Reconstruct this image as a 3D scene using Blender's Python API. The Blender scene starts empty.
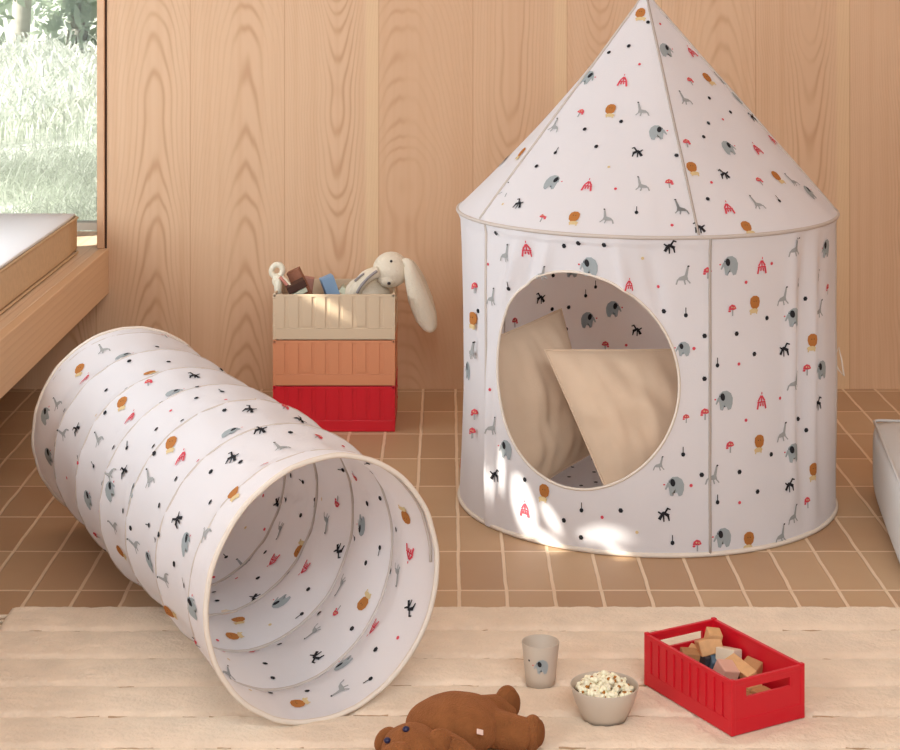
import bpy, bmesh, math, random
import numpy as np
from mathutils import Vector, Matrix, noise
random.seed(7)
PI = math.pi
def LS(a, b, n, endpoint=True): return np.linspace(a, b, n, endpoint=endpoint).tolist()
C = bpy.context.scene.collection
CAMH, F = 1.43, 1800.0

def W(px, py, Y):                                   # pixel at a depth -> place in the room
    return Vector(((px-448)*Y/F, Y, CAMH-(py+40)*Y/F))
def WZ(px, py, Z):                                  # pixel at a height -> place in the room
    return W(px, py, F*(CAMH-Z)/(py+40))

# ------------------------------------------------------------------ materials
def lin(c):
    return tuple(((v/255)/12.92 if v/255 <= .04045 else ((v/255+.055)/1.055)**2.4) for v in c)
def mat(name, rgb, rough=.6, spec=.3, sheen=0, bump=0, bscale=200, var=0, vscale=8, trans=0, metal=0):
    m = bpy.data.materials.new(name); m.use_nodes = True
    nt = m.node_tree; b = nt.nodes['Principled BSDF']
    col = lin(rgb)
    b.inputs['Base Color'].default_value = (*col, 1)
    b.inputs['Roughness'].default_value = rough
    b.inputs['Specular IOR Level'].default_value = spec
    b.inputs['Metallic'].default_value = metal
    if sheen:
        b.inputs['Sheen Weight'].default_value = sheen
        b.inputs['Sheen Roughness'].default_value = .5
        b.inputs['Sheen Tint'].default_value = (*[min(1, c*1.6+.05) for c in col], 1)
    tc = nt.nodes.new('ShaderNodeTexCoord')
    if bump:
        n = nt.nodes.new('ShaderNodeTexNoise'); n.inputs['Scale'].default_value = bscale
        n.inputs['Detail'].default_value = 4
        bp = nt.nodes.new('ShaderNodeBump'); bp.inputs['Strength'].default_value = bump
        bp.inputs['Distance'].default_value = .004
        nt.links.new(tc.outputs['Object'], n.inputs['Vector'])
        nt.links.new(n.outputs['Fac'], bp.inputs['Height']); nt.links.new(bp.outputs['Normal'], b.inputs['Normal'])
    if var:
        n = nt.nodes.new('ShaderNodeTexNoise'); n.inputs['Scale'].default_value = vscale
        n.inputs['Detail'].default_value = 6
        r = nt.nodes.new('ShaderNodeValToRGB')
        r.color_ramp.elements[0].position = .3; r.color_ramp.elements[1].position = .7
        r.color_ramp.elements[0].color = (*[c*(1-var) for c in col], 1)
        r.color_ramp.elements[1].color = (*[min(1, c*(1+var)) for c in col], 1)
        nt.links.new(tc.outputs['Object'], n.inputs['Vector']); nt.links.new(n.outputs['Fac'], r.inputs['Fac'])
        nt.links.new(r.outputs['Color'], b.inputs['Base Color'])
    if trans:
        t = nt.nodes.new('ShaderNodeBsdfTranslucent'); t.inputs['Color'].default_value = (*col, 1)
        mx = nt.nodes.new('ShaderNodeMixShader'); mx.inputs[0].default_value = trans
        out = nt.nodes['Material Output']
        nt.links.new(b.outputs[0], mx.inputs[1]); nt.links.new(t.outputs[0], mx.inputs[2])
        nt.links.new(mx.outputs[0], out.inputs['Surface'])
    return m

class NT:                                           # small helper for math chains in a node tree
    def __init__(s, m): s.t = m.node_tree
    def m(s, op, a, b=None, c=None):
        n = s.t.nodes.new('ShaderNodeMath'); n.operation = op
        for i, v in enumerate((a, b, c)):
            if v is None: continue
            if isinstance(v, (int, float)): n.inputs[i].default_value = v
            else: s.t.links.new(v, n.inputs[i])
        return n.outputs[0]
    def smooth(s, v, lo, hi):
        n = s.t.nodes.new('ShaderNodeMapRange'); n.interpolation_type = 'SMOOTHSTEP'
        s.t.links.new(v, n.inputs['Value']); n.inputs['From Min'].default_value = lo; n.inputs['From Max'].default_value = hi
        return n.outputs['Result']
    def noise(s, vec, scale, detail=2):
        n = s.t.nodes.new('ShaderNodeTexNoise'); n.inputs['Scale'].default_value = scale; n.inputs['Detail'].default_value = detail
        s.t.links.new(vec, n.inputs['Vector']); return n.outputs['Fac']
    def comb(s, x, y, z):
        n = s.t.nodes.new('ShaderNodeCombineXYZ')
        for i, v in enumerate((x, y, z)):
            if isinstance(v, (int, float)): n.inputs[i].default_value = v
            else: s.t.links.new(v, n.inputs[i])
        return n.outputs[0]
    def mix(s, f, a, b):
        n = s.t.nodes.new('ShaderNodeMix'); n.data_type = 'RGBA'
        if isinstance(f, (int, float)): n.inputs[0].default_value = f
        else: s.t.links.new(f, n.inputs[0])
        for i, v in ((6, a), (7, b)):
            if isinstance(v, tuple): n.inputs[i].default_value = (*v, 1)
            else: s.t.links.new(v, n.inputs[i])
        return n.outputs[2]

def wood_boards(name, light, mid, dark, pale, w=.314, x0=-.545, axis='X', along='Z', k=.07, ring=.0070, rough=.5):
    m = bpy.data.materials.new(name); m.use_nodes = True
    h = NT(m); nt = m.node_tree; b = nt.nodes['Principled BSDF']
    tc = nt.nodes.new('ShaderNodeTexCoord'); sp = nt.nodes.new('ShaderNodeSeparateXYZ')
    nt.links.new(tc.outputs['Object'], sp.inputs[0])
    x, z = sp.outputs[axis], sp.outputs[along]
    q = h.m('DIVIDE', h.m('SUBTRACT', x, x0), w)
    bi = h.m('FLOOR', q)
    xl = h.m('MULTIPLY', h.m('SUBTRACT', h.m('SUBTRACT', q, bi), .5), w)
    wn = nt.nodes.new('ShaderNodeTexWhiteNoise'); wn.noise_dimensions = '1D'; nt.links.new(bi, wn.inputs['W'])
    r = wn.outputs['Value']
    wn2 = nt.nodes.new('ShaderNodeTexWhiteNoise'); wn2.noise_dimensions = '1D'
    nt.links.new(h.m('ADD', bi, 57.3), wn2.inputs['W']); r2 = wn2.outputs['Value']
    zz = h.m('ADD', z, h.m('MULTIPLY', bi, 3.7))
    wob = h.m('SUBTRACT', h.noise(h.comb(h.m('MULTIPLY', bi, 5.1), 0, zz), 1.3, 2), .5)
    fine = h.m('SUBTRACT', h.noise(h.comb(h.m('MULTIPLY', x, 14), 0, zz), 1.5, 3), .5)
    Q = h.m('ADD', h.m('ADD', xl, h.m('MULTIPLY', h.m('SUBTRACT', r2, .5), .17)), h.m('ADD', h.m('MULTIPLY', wob, .035), h.m('MULTIPLY', fine, .016)))
    side = h.m('SUBTRACT', h.m('MULTIPLY', h.m('GREATER_THAN', r, .45), 4.4), 2.0)     # heart of the trunk above or below
    zc = h.m('SUBTRACT', z, side)
    D = h.m('MULTIPLY', h.m('ADD', zc, h.m('MULTIPLY', wob, 1.2)), h.m('MULTIPLY', h.m('ADD', .65, h.m('MULTIPLY', r2, .9)), k))
    val = h.m('SQRT', h.m('ADD', h.m('MULTIPLY', Q, Q), h.m('MULTIPLY', D, D)))
    # rings drift slightly in width
    val = h.m('ADD', val, h.m('MULTIPLY', h.noise(h.comb(h.m('MULTIPLY', x, 6), 0, h.m('MULTIPLY', zz, .3)), 2.0, 2), .012))
    s = h.m('ADD', h.m('MULTIPLY', h.m('SINE', h.m('MULTIPLY', val, 2*PI/ring)), .5), .5)
    s = h.m('POWER', s, 3.6)
    aq = h.m('ABSOLUTE', Q)
    core = h.m('SUBTRACT', 1, h.smooth(aq, .02, .09))
    amp = h.m('ADD', .13, h.m('MULTIPLY', core, .36))
    patch = h.noise(h.comb(h.m('MULTIPLY', x, 5), 0, h.m('MULTIPLY', zz, .5)), 1.6, 2)
    amp = h.m('MULTIPLY', amp, h.smooth(patch, .3, .62))
    col = h.mix(h.m('MULTIPLY', s, amp), light, dark)
    streak = h.noise(h.comb(h.m('MULTIPLY', x, 40), 0, h.m('MULTIPLY', zz, .6)), 1.0, 4)
    col = h.mix(h.m('MULTIPLY', h.smooth(streak, .4, .75), .4), col, mid)
    tone = h.m('MULTIPLY', h.m('ABSOLUTE', h.m('SUBTRACT', r2, .2)), .55)
    col = h.mix(tone, col, mid)
    sap = h.m('MULTIPLY', h.smooth(xl, w/2-.05, w/2-.035), h.m('GREATER_THAN', r, .25))
    col = h.mix(h.m('MULTIPLY', sap, .6), col, pale)
    edge = h.smooth(h.m('ABSOLUTE', xl), w/2-.0025, w/2-.0005)
    col = h.mix(h.m('MULTIPLY', edge, .45), col, dark)
    nt.links.new(col, b.inputs['Base Color'])
    b.inputs['Roughness'].default_value = rough; b.inputs['Specular IOR Level'].default_value = .25
    bp = nt.nodes.new('ShaderNodeBump'); bp.inputs['Strength'].default_value = .15; bp.inputs['Distance'].default_value = .002
    nt.links.new(s, bp.inputs['Height']); nt.links.new(bp.outputs['Normal'], b.inputs['Normal'])
    return m

WOOD = dict(light=lin((219, 182, 147)), mid=lin((204, 160, 123)), dark=lin((168, 116, 78)), pale=lin((226, 194, 152)))
M_wall = wood_boards('pine_wall_boards', **WOOD)
M_plank = wood_boards('pine_bench_board', lin((236, 202, 164)), lin((226, 186, 146)), lin((204, 160, 120)), lin((240, 208, 172)), w=.9, x0=-.35, axis='Z', along='Y', k=.03, ring=.02)
M_benchtop = wood_boards('pine_bench_top', lin((234, 206, 176)), lin((222, 190, 158)), lin((200, 160, 126)), lin((238, 212, 182)), w=.30, x0=-2.03, axis='X', along='Y', k=.03, ring=.02, rough=.4)
M_post = mat('pine_post', (216, 174, 138), .5, var=.08, vscale=12)
M_dark = mat('dark_gap', (60, 36, 24), .8)
M_white = mat('white_paint', (232, 228, 222), .6)

def floor_mat():
    m = bpy.data.materials.new('clay_floor_tiles'); m.use_nodes = True
    nt = m.node_tree; b = nt.nodes['Principled BSDF']; h = NT(m)
    tc = nt.nodes.new('ShaderNodeTexCoord'); mp = nt.nodes.new('ShaderNodeMapping')
    mp.inputs['Location'].default_value = (-.028+.1075*40, -4.086+.2695*40, 0)
    nt.links.new(tc.outputs['Object'], mp.inputs['Vector'])
    wob = nt.nodes.new('ShaderNodeTexNoise'); wob.inputs['Scale'].default_value = 9
    nt.links.new(tc.outputs['Object'], wob.inputs['Vector'])
    ad = nt.nodes.new('ShaderNodeVectorMath'); ad.operation = 'MULTIPLY_ADD'
    nt.links.new(wob.outputs['Color'], ad.inputs[0]); ad.inputs[1].default_value = (.006, .006, 0)
    nt.links.new(mp.outputs[0], ad.inputs[2])
    br = nt.nodes.new('ShaderNodeTexBrick'); br.offset = 0; br.squash = 1
    nt.links.new(ad.outputs[0], br.inputs['Vector'])
    br.inputs['Scale'].default_value = 1; br.inputs['Brick Width'].default_value = .1075; br.inputs['Row Height'].default_value = .2695
    br.inputs['Mortar Size'].default_value = .005; br.inputs['Mortar Smooth'].default_value = .35; br.inputs['Bias'].default_value = 0
    br.inputs['Color1'].default_value = (*lin((180, 145, 111)), 1); br.inputs['Color2'].default_value = (*lin((198, 166, 130)), 1)
    br.inputs['Mortar'].default_value = (*lin((236, 210, 178)), 1)
    n = h.noise(tc.outputs['Object'], 7, 5)
    col = h.mix(h.m('MULTIPLY', n, .35), br.outputs['Color'], lin((164, 124, 92)))
    nt.links.new(col, b.inputs['Base Color'])
    b.inputs['Roughness'].default_value = .5; b.inputs['Specular IOR Level'].default_value = .35
    bp = nt.nodes.new('ShaderNodeBump'); bp.inputs['Strength'].default_value = .5; bp.inputs['Distance'].default_value = .004; bp.invert = True
    nt.links.new(br.outputs['Fac'], bp.inputs['Height']); nt.links.new(bp.outputs['Normal'], b.inputs['Normal'])
    return m
M_floor = floor_mat()

M_cotton = mat('white_cotton', (240, 237, 238), .85, .15, bump=.12, bscale=260, trans=.34)
M_hem = mat('beige_hem_tape', (226, 213, 198), .85, .15, bump=.2, bscale=500)
M_casing = mat('wire_casing', (214, 202, 192), .85, .15, trans=.2)
M_seam = mat('grey_seam_tape', (176, 164, 154), .85, .15)
P_grey = mat('print_grey', (172, 172, 170), .85, .15, trans=.2)
P_blue = mat('print_blue_grey', (170, 177, 178), .85, .15, trans=.2)
P_dark = mat('print_charcoal', (48, 47, 50), .85, .15, trans=.15)
P_ochre = mat('print_ochre', (190, 124, 66), .85, .15, trans=.2)
P_red = mat('print_red', (218, 84, 96), .85, .15, trans=.2)
P_pale = mat('print_pale_yellow', (224, 200, 152), .85, .15, trans=.2)
PRINTS = [P_grey, P_blue, P_dark, P_ochre, P_red, P_pale]
GREY, BLUE, DARK, OCHRE, RED, PALE = 1, 2, 3, 4, 5, 6           # slot 0 is the cotton itself
M_pillow = mat('beige_linen', (211, 183, 156), .9, .1, sheen=.2, bump=.18, bscale=420, var=.03, vscale=20)
M_rug = mat('cream_cotton_pile', (230, 208, 184), .95, .05, sheen=.3, bump=.9, bscale=130, var=.07, vscale=16)
M_fringe = mat('cream_yarn', (226, 208, 184), .9, .1)
M_redp = mat('red_plastic', (206, 18, 37), .38, .5)
M_terra = mat('terracotta_plastic', (212, 140, 100), .45, .45)
M_beigep = mat('beige_plastic', (208, 184, 154), .45, .45)
M_teddy = mat('brown_plush', (140, 88, 52), 1, .05, sheen=.6, bump=1.0, bscale=260, var=.14, vscale=40)
M_teddy2 = mat('brown_plush_pad', (126, 78, 46), 1, .05, sheen=.3, bump=.6, bscale=200)
M_navy = mat('navy_thread', (36, 34, 66), .4, .4)
M_tag = mat('pale_tag', (232, 200, 186), .8)
M_bunny = mat('cream_plush', (226, 212, 190), 1, .05, sheen=.4, bump=.6, bscale=240)
M_bunnydark = mat('dark_thread', (44, 40, 40), .5)
M_stripe = mat('grey_stripe', (150, 142, 140), .9)
M_cup = mat('taupe_melamine', (200, 184, 166), .5, .4)
M_corn = mat('popcorn', (250, 238, 208), .8, .1, var=.12, vscale=60)
M_hull = mat('popcorn_hull', (176, 116, 50), .7, .2)
M_pouf = mat('white_canvas', (212, 210, 206), .9, .1, bump=.15, bscale=300)
M_cush = mat('cushion_white_top', (242, 243, 244), .9, .1, bump=.15, bscale=300)
M_cushside = mat('cushion_oat_side', (220, 192, 156), .9, .1, bump=.3, bscale=300, var=.05, vscale=60)
M_metal = mat('steel', (190, 190, 190), .35, .5, metal=1)
M_glassframe = mat('window_frame_white', (226, 220, 208), .5)

def glass_mat():
    m = bpy.data.materials.new('window_glass'); m.use_nodes = True
    nt = m.node_tree; nt.nodes.clear()
    o = nt.nodes.new('ShaderNodeOutputMaterial'); t = nt.nodes.new('ShaderNodeBsdfTransparent'); g = nt.nodes.new('ShaderNodeBsdfGlossy')
    g.inputs['Roughness'].default_value = .02; t.inputs['Color'].default_value = (.97, .98, .97, 1)
    f = nt.nodes.new('ShaderNodeFresnel'); f.inputs['IOR'].default_value = 1.2
    x = nt.nodes.new('ShaderNodeMixShader')
    nt.links.new(f.outputs[0], x.inputs[0]); nt.links.new(t.outputs[0], x.inputs[1]); nt.links.new(g.outputs[0], x.inputs[2])
    nt.links.new(x.outputs[0], o.inputs[0]); return m
M_glass = glass_mat()

# ------------------------------------------------------------------ builders
def tag(o, label=None, cat=None, group=None, kind=None):
    for k, v in (('label', label), ('category', cat), ('group', group), ('kind', kind)):
        if v: o[k] = v
    return o
def empty(name, loc, label, cat, group=None, rz=0):
    o = bpy.data.objects.new(name, None); C.objects.link(o); o.location = loc; o.rotation_euler = (0, 0, rz)
    o.empty_display_size = .05
    return tag(o, label, cat, group)
def obj(name, data, mats, parent=None, world=False, smooth=False):
    """data: bmesh or (verts, faces, material indices)"""
    me = bpy.data.meshes.new(name)
    if isinstance(data, bmesh.types.BMesh):
        if world and parent: bmesh.ops.translate(data, verts=data.verts, vec=-Vector(parent.location))
        data.to_mesh(me); data.free()
    else:
        v, f, mi = data
        v = [Vector(p) for p in v]
        if world and parent:
            l = Vector(parent.location); v = [p-l for p in v]
        me.from_pydata([tuple(p) for p in v], [], f)
        if mi is not None: me.polygons.foreach_set('material_index', mi)
    for m in (mats if isinstance(mats, (list, tuple)) else [mats]): me.materials.append(m)
    if smooth: me.polygons.foreach_set('use_smooth', [True]*len(me.polygons))
    me.update()
    o = bpy.data.objects.new(name, me); C.objects.link(o)
    if parent: o.parent = parent
    return o
def place(o, loc, rot=None):
    o.location = loc
    if rot: o.rotation_euler = rot
    return o
def box(bm, lo, hi, bevel=0, seg=2, mi=0, M=None):
    r = bmesh.ops.create_cube(bm, size=1)
    vs = r['verts']
    c = [(a+b)/2 for a, b in zip(lo, hi)]; s = [abs(b-a) for a, b in zip(lo, hi)]
    for v in vs: v.co = Vector((v.co.x*s[0]+c[0], v.co.y*s[1]+c[1], v.co.z*s[2]+c[2]))
    es = list({e for v in vs for e in v.link_edges}); fs = list({f for v in vs for f in v.link_faces})
    if bevel:
        out = bmesh.ops.bevel(bm, geom=es+vs, offset=bevel, segments=seg, affect='EDGES', profile=.5)
        vs = list({v for f in out['faces'] for v in f.verts} | {v for v in vs if v.is_valid})
        fs = list({f for v in vs for f in v.link_faces})
    for f in fs: f.material_index = mi
    if M is not None:
        for v in vs: v.co = M @ v.co
    return vs
def boxes(*items, M=None):
    bm = bmesh.new()
    for it in items: box(bm, *it, M=M)
    return bm
def tube(pts, r, n=8, closed=False, caps=True):
    pts = [Vector(p) for p in pts]; N = len(pts); v, f = [], []
    rr = r if isinstance(r, (list, tuple)) else [r]*N
    up = None
    for i, p in enumerate(pts):
        a = pts[i-1] if (i or closed) else pts[0]; b = pts[(i+1) % N] if (i < N-1 or closed) else pts[-1]
        d = (b-a).normalized()
        if up is None:
            up = d.orthogonal().normalized()
        up = (up - d*up.dot(d)).normalized(); w = d.cross(up)
        for k in range(n):
            t = 2*PI*k/n; v.append(p+(up*math.cos(t)+w*math.sin(t))*rr[i])
    for i in range(N if closed else N-1):
        j = (i+1) % N
        for k in range(n): f.append((i*n+k, i*n+(k+1) % n, j*n+(k+1) % n, j*n+k))
    if caps and not closed:
        f.append(tuple(range(n))[::-1]); f.append(tuple((N-1)*n+k for k in range(n)))
    return v, f, None
def ellipsoid(c, s, R=None, nu=28, nv=18, noise_amp=0, nsc=30, power=1):
    v, f = [], []; R = R or Matrix.Identity(3); c = Vector(c)
    for j in range(nv+1):
        ph = PI*j/nv
        for i in range(nu):
            th = 2*PI*i/nu
            p = Vector((math.sin(ph)*math.cos(th), math.sin(ph)*math.sin(th), math.cos(ph)))
            q = R @ Vector((p.x*s[0], p.y*s[1], p.z*s[2]))
            if noise_amp: q += q.normalized()*noise.noise((c+q)*nsc)*noise_amp
            v.append(c+q)
    for j in range(nv):
        for i in range(nu):
            a, b = j*nu+i, j*nu+(i+1) % nu
            f.append((a, a+nu, b+nu, b))
    return v, f, None
def merge(*ds):
    v, f = [], []
    for d in ds:
        o = len(v); v += list(d[0]); f += [tuple(i+o for i in q) for q in d[1]]
    return v, f, None
def lathe(prof, n=48):
    v, f = [], []
    for r, z in prof:
        for i in range(n):
            t = 2*PI*i/n; v.append((r*math.cos(t), r*math.sin(t), z))
    for j in range(len(prof)-1):
        for i in range(n):
            a, b = j*n+i, j*n+(i+1) % n
            f.append((a, b, b+n, a+n))
    return v, f, None

# ------------------------------------------------------------------ printed animals on cotton
def ell(cx, cy, rx, ry, n=12, a=0):
    o = []
    for i in range(n):
        t = 2*PI*i/n; x, y = rx*math.cos(t), ry*math.sin(t)
        o.append((cx+x*math.cos(a)-y*math.sin(a), cy+x*math.sin(a)+y*math.cos(a)))
    return o
def stroke(p, q, w, w2=None):
    w2 = w if w2 is None else w2
    dx, dy = q[0]-p[0], q[1]-p[1]; l = math.hypot(dx, dy) or 1; nx, ny = -dy/l, dx/l
    return [(p[0]+nx*w/2, p[1]+ny*w/2), (p[0]-nx*w/2, p[1]-ny*w/2), (q[0]-nx*w2/2, q[1]-ny*w2/2), (q[0]+nx*w2/2, q[1]+ny*w2/2)]
MOTIFS = {   # centimetres
 'elephant': [(BLUE, [(-1.7, .2), (-1.5, 1.3), (-.6, 2.1), (.6, 2.2), (1.7, 1.5), (2.2, .3), (2.1, -1.1), (1.7, -2.3), (.9, -2.5), (.5, -1.6), (-.3, -1.7), (-.5, -2.5), (-1.2, -2.3), (-1.4, -1.0)]),
              (BLUE, stroke((-1.5, .6), (-2.3, -.9), .7, .35)), (DARK, ell(-.55, .75, .62, .95, 12, .2)), (DARK, ell(-1.35, .95, .15, .15, 6)), (RED, ell(-2.6, .3, .28, .2, 6))],
 'lion': [(OCHRE, [(-1.4, .3), (-1.3, 1.3), (-.5, 1.9), (.5, 1.9), (1.3, 1.4), (1.55, .4), (1.3, -.7), (.6, -1.3), (-.4, -1.3), (-1.1, -.7)]),
          (PALE, ell(-.3, -1.7, 1.3, .6, 10)), (PALE, stroke((-1.1, -1.6), (-1.2, -2.6), .4)), (PALE, stroke((.5, -1.6), (.5, -2.5), .4)), (DARK, ell(-.3, .6, .12, .12, 6)), (DARK, ell(.35, .6, .12, .12, 6))],
 'giraffe': [(GREY, [(-1.6, -1.3), (-.9, -.5), (.3, -.1), (1.0, -.3), (1.2, -1.1), (.4, -1.3)]), (GREY, stroke((.6, -.5), (1.1, 1.9), .75, .45)),
             (GREY, stroke((-1.3, -1.1), (-1.7, -2.3), .35)), (GREY, stroke((.2, -1.1), (.5, -2.3), .35)), (GREY, stroke((.9, -1.1), (1.7, -2.0), .3)), (DARK, ell(1.2, 2.1, .32, .22, 7, .4))],
 'zebra': [(DARK, stroke((-1.2, -1.2), (-.2, .5), .75, .6)), (DARK, stroke((-.4, .5), (1.1, -.3), .6, .8)), (DARK, stroke((.9, -.2), (1.2, -1.5), .55, .3)),
           (DARK, stroke((.1, .3), (.9, 1.6), .5, .4)), (DARK, stroke((.7, 1.5), (1.5, 1.2), .4, .3)), (DARK, stroke((-1.5, .7), (-.6, .1), .3, .5)), (DARK, stroke((-.2, .2), (-.1, -1.7), .4, .3))],
 'circus_tent': [(RED, stroke((0, 2.0), (-.9, .7), .45)), (RED, stroke((.15, 2.0), (1.1, .7), .45)), (RED, stroke((.05, 1.8), (.1, .5), .35)), (RED, stroke((-1.2, .45), (1.3, .45), .35)),
                 (RED, stroke((-.9, .3), (-1.2, -1.2), .5)), (RED, stroke((-.2, .2), (-.3, -.5), .4)), (RED, stroke((.4, .2), (.5, -.6), .4)), (RED, stroke((1.0, .3), (1.3, -1.2), .5)), (RED, ell(.1, 2.6, .18, .35, 6))],
 'toadstool': [(RED, [(-1.0, 0), (-.8, .8), (0, 1.3), (.8, 1.0), (1.2, .2), (.4, -.1)]), (RED, ell(-.7, -.3, .4, .25, 7)), (GREY, stroke((.15, 0), (.1, -1.5), .35)), (PALE, ell(-.1, .6, .2, .2, 7)), (PALE, ell(.5, .5, .18, .18, 7))],
 'dot': [(DARK, [(-.6, .1), (-.3, .6), (.3, .55), (.6, 0), (.3, -.5), (-.35, -.5)])],
 'stemdot': [(DARK, ell(0, -.35, .5, .55, 8)), (DARK, stroke((0, .1), (0, 1.5), .22))],
 'reddot': [(RED, ell(0, 0, .42, .42, 8))],
 'ochredot': [(PALE, ell(0, 0, .4, .4, 8))],
}
KIND = dict(e='elephant', l='lion', g='giraffe', z='zebra', t='circus_tent', m='toadstool', d='dot', s='stemdot', r='reddot', o='ochredot')

class Cloth:
    """a fabric surface S(u, v) -> point; carries its cotton mesh and the printed shapes in one mesh"""
    def __init__(s, S, offs=.0016, double=True, scale=1.0, out=1):
        s.out = out; s.S, s.v, s.f, s.mi, s.off, s.double, s.centres, s.scale = S, [], [], [], offs, double, [], scale
    def frame(s, u, v):
        e = 1e-4
        p = s.S(u, v); a = (s.S(u+e, v)-p)/e; b = (s.S(u, v+e)-p)/e
        return p, a, b
    def grid(s, us, vs, closed=False):
        o = len(s.v); nu, nv = len(us), len(vs)
        for v in vs:
            for u in us: s.v.append(s.S(u, v))
        for j in range(nv-1):
            for i in range(nu if closed else nu-1):
                k = (i+1) % nu
                s.f.append((o+j*nu+i, o+j*nu+k, o+(j+1)*nu+k, o+(j+1)*nu+i)); s.mi.append(0)
    def motif(s, kind, u, v, rot=0, flip=False, scale=1.0):
        p, a, b = s.frame(u, v); la, lb = a.length, b.length
        if la < 1e-6 or lb < 1e-6: return
        s.centres.append(p); c0, s0 = math.cos(rot), math.sin(rot); k = .01*scale*s.scale
        for q, (slot, poly) in enumerate(MOTIFS[kind]):
            n = len(poly); cx = sum(x for x, y in poly)/n; cy = sum(y for x, y in poly)/n
            rings = [[(cx, cy)]] + [[(cx+(x-cx)*t, cy+(y-cy)*t) for x, y in poly] for t in (.5, 1)]
            for side in ((1, -1) if s.double else (1,)):
                o = len(s.v)
                for ring in rings:
                    for x, y in ring:
                        if flip: x = -x
                        X, Y = (x*c0-y*s0)*k, (x*s0+y*c0)*k
                        uu, vv = u+X/la, v+Y/lb
                        P, A, B = s.frame(uu, vv)
                        s.v.append(P+A.cross(B).normalized()*side*(s.off+.00022*q))
                for i in range(n):
                    j = (i+1) % n
                    s.f.append((o, o+1+i, o+1+j)); s.mi.append(slot)
                    s.f.append((o+1+i, o+1+n+i, o+1+n+j, o+1+j)); s.mi.append(slot)
    def locate(s, us, vs, pts, inner=False):
        """find (u, v) of the fabric seen at given places in the photograph"""
        U, V = np.meshgrid(us, vs); P = np.array([[tuple(s.S(u, v)) for u in us] for v in vs])
        du = np.gradient(P, axis=1); dv = np.gradient(P, axis=0); N = np.cross(du, dv)
        view = P-np.array([0, 0, CAMH]); fac = (N*view).sum(-1)*s.out
        ok = (fac > 0) if inner else (fac < 0)
        X = 448+F*P[..., 0]/P[..., 1]; Y = -40+F*(CAMH-P[..., 2])/P[..., 1]
        out = []
        for k, x, y in pts:
            d = (X-x)**2+(Y-y)**2; d = np.where(ok, d, 1e9); i = np.unravel_index(d.argmin(), d.shape)
            if d[i] < 36: out.append((k, float(U[i]), float(V[i])))
        return out
    def fill(s, us, vs, gap, tries, keep=None, kinds='elgztmeglzddsdro'):
        for _ in range(tries):
            u, v = random.uniform(*us), random.uniform(*vs)
            if keep and not keep(u, v): continue
            k = random.choice(kinds); p = s.S(u, v); g = gap if k in 'elgztm' else gap*.62
            if any((p-c).length < g for c in s.centres): continue
            s.motif(KIND[k], u, v, random.uniform(-.25, .25), random.random() < .5)
    def data(s): return s.v, s.f, s.mi
def parse(txt):
    o = []
    for ln in txt.split(';'):
        ln = ln.split()
        if ln: o.append((ln[0], float(ln[1]), float(ln[2])))
    return o

# ================================================================== the setting
def struct(name, data, mats, **k):
    o = obj(name, data, mats, **k); o['kind'] = 'structure'; return o
struct('floor', boxes(((-2.12, -1.2, -.06), (2.5, 6.12, 0))), M_floor)
struct('wall_back', boxes(((-1.14, 6.0, 0), (2.5, 6.12, 3.4)), ((-2.0, 6.0, 0), (-1.14, 6.12, .32))), M_wall)
struct('trim_1', boxes(((-1.168, 5.985, .47), (-1.143, 6.09, 3.4), .003)), M_post)
struct('gap_strip', boxes(((-1.143, 5.999, .32), (-1.137, 6.0, 3.4))), M_dark)  # dark strip added for the gap beside the post, its darkness in the colour
# left wall with the tall window that lights the room (to the left of the picture)
WL = -2.0
struct('wall_left', boxes(((WL-.12, -1.2, 0), (WL, 6.12, .62)), ((WL-.12, -1.2, 2.5), (WL, 6.5, 3.4)), ((WL-.12, -1.2, .62), (WL, 2.9, 2.5)), ((WL-.12, 6.0, .62), (WL, 6.5, 2.5))), M_wall)
w2 = struct('window_2', boxes(((WL-.08, 2.9, .62), (WL-.02, 2.96, 2.5)), ((WL-.08, 5.94, .62), (WL-.02, 6.0, 2.5)), ((WL-.08, 2.96, .62), (WL-.02, 5.94, .68)), ((WL-.08, 2.96, 2.44), (WL-.02, 5.94, 2.5)), ((WL-.08, 4.42, .68), (WL-.02, 4.48, 2.44))), M_post)
obj('pane', boxes(((WL-.053, 2.96, .68), (WL-.047, 5.94, 2.44))), M_glass, w2)
struct('ceiling', boxes(((-2.12, -1.2, 2.9), (2.5, 6.12, 3.0))), M_wall)
struct('wall_right', boxes(((2.38, 2.6, 0), (2.5, 6.0, 3.4))), M_wall)
# back window over the bench
GY = 6.42
w1 = struct('window_1', boxes(((-2.0, GY-.03, .47), (-1.14, GY+.03, .497)), ((-1.17, GY-.03, .497), (-1.12, GY+.03, 3.4)), ((-2.05, GY-.03, .497), (-2.0, GY+.03, 3.4))), M_glassframe)
obj('pane', boxes(((-2.0, GY-.003, .497), (-1.17, GY+.003, 3.4))), M_glass, w1)

# ------------------------------------------------------------------ bench with cushion
b = empty('window_bench', (-1.56, 4.6, 0), 'long pale pine bench built in under the window', 'bench')
obj('front_board', boxes(((-1.16, 2.3, .32), (-1.13, 5.998, .47), .003)), M_plank, b, world=True)
obj('seat_board', boxes(((-1.998, 2.3, .44), (-1.1605, 6.38, .469), .003)), M_benchtop, b, world=True)
for yy in (2.6, 5.2): obj('bracket', boxes(((-1.998, yy, 0), (-1.90, yy+.1, .439))), M_plank, b, world=True)

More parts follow.
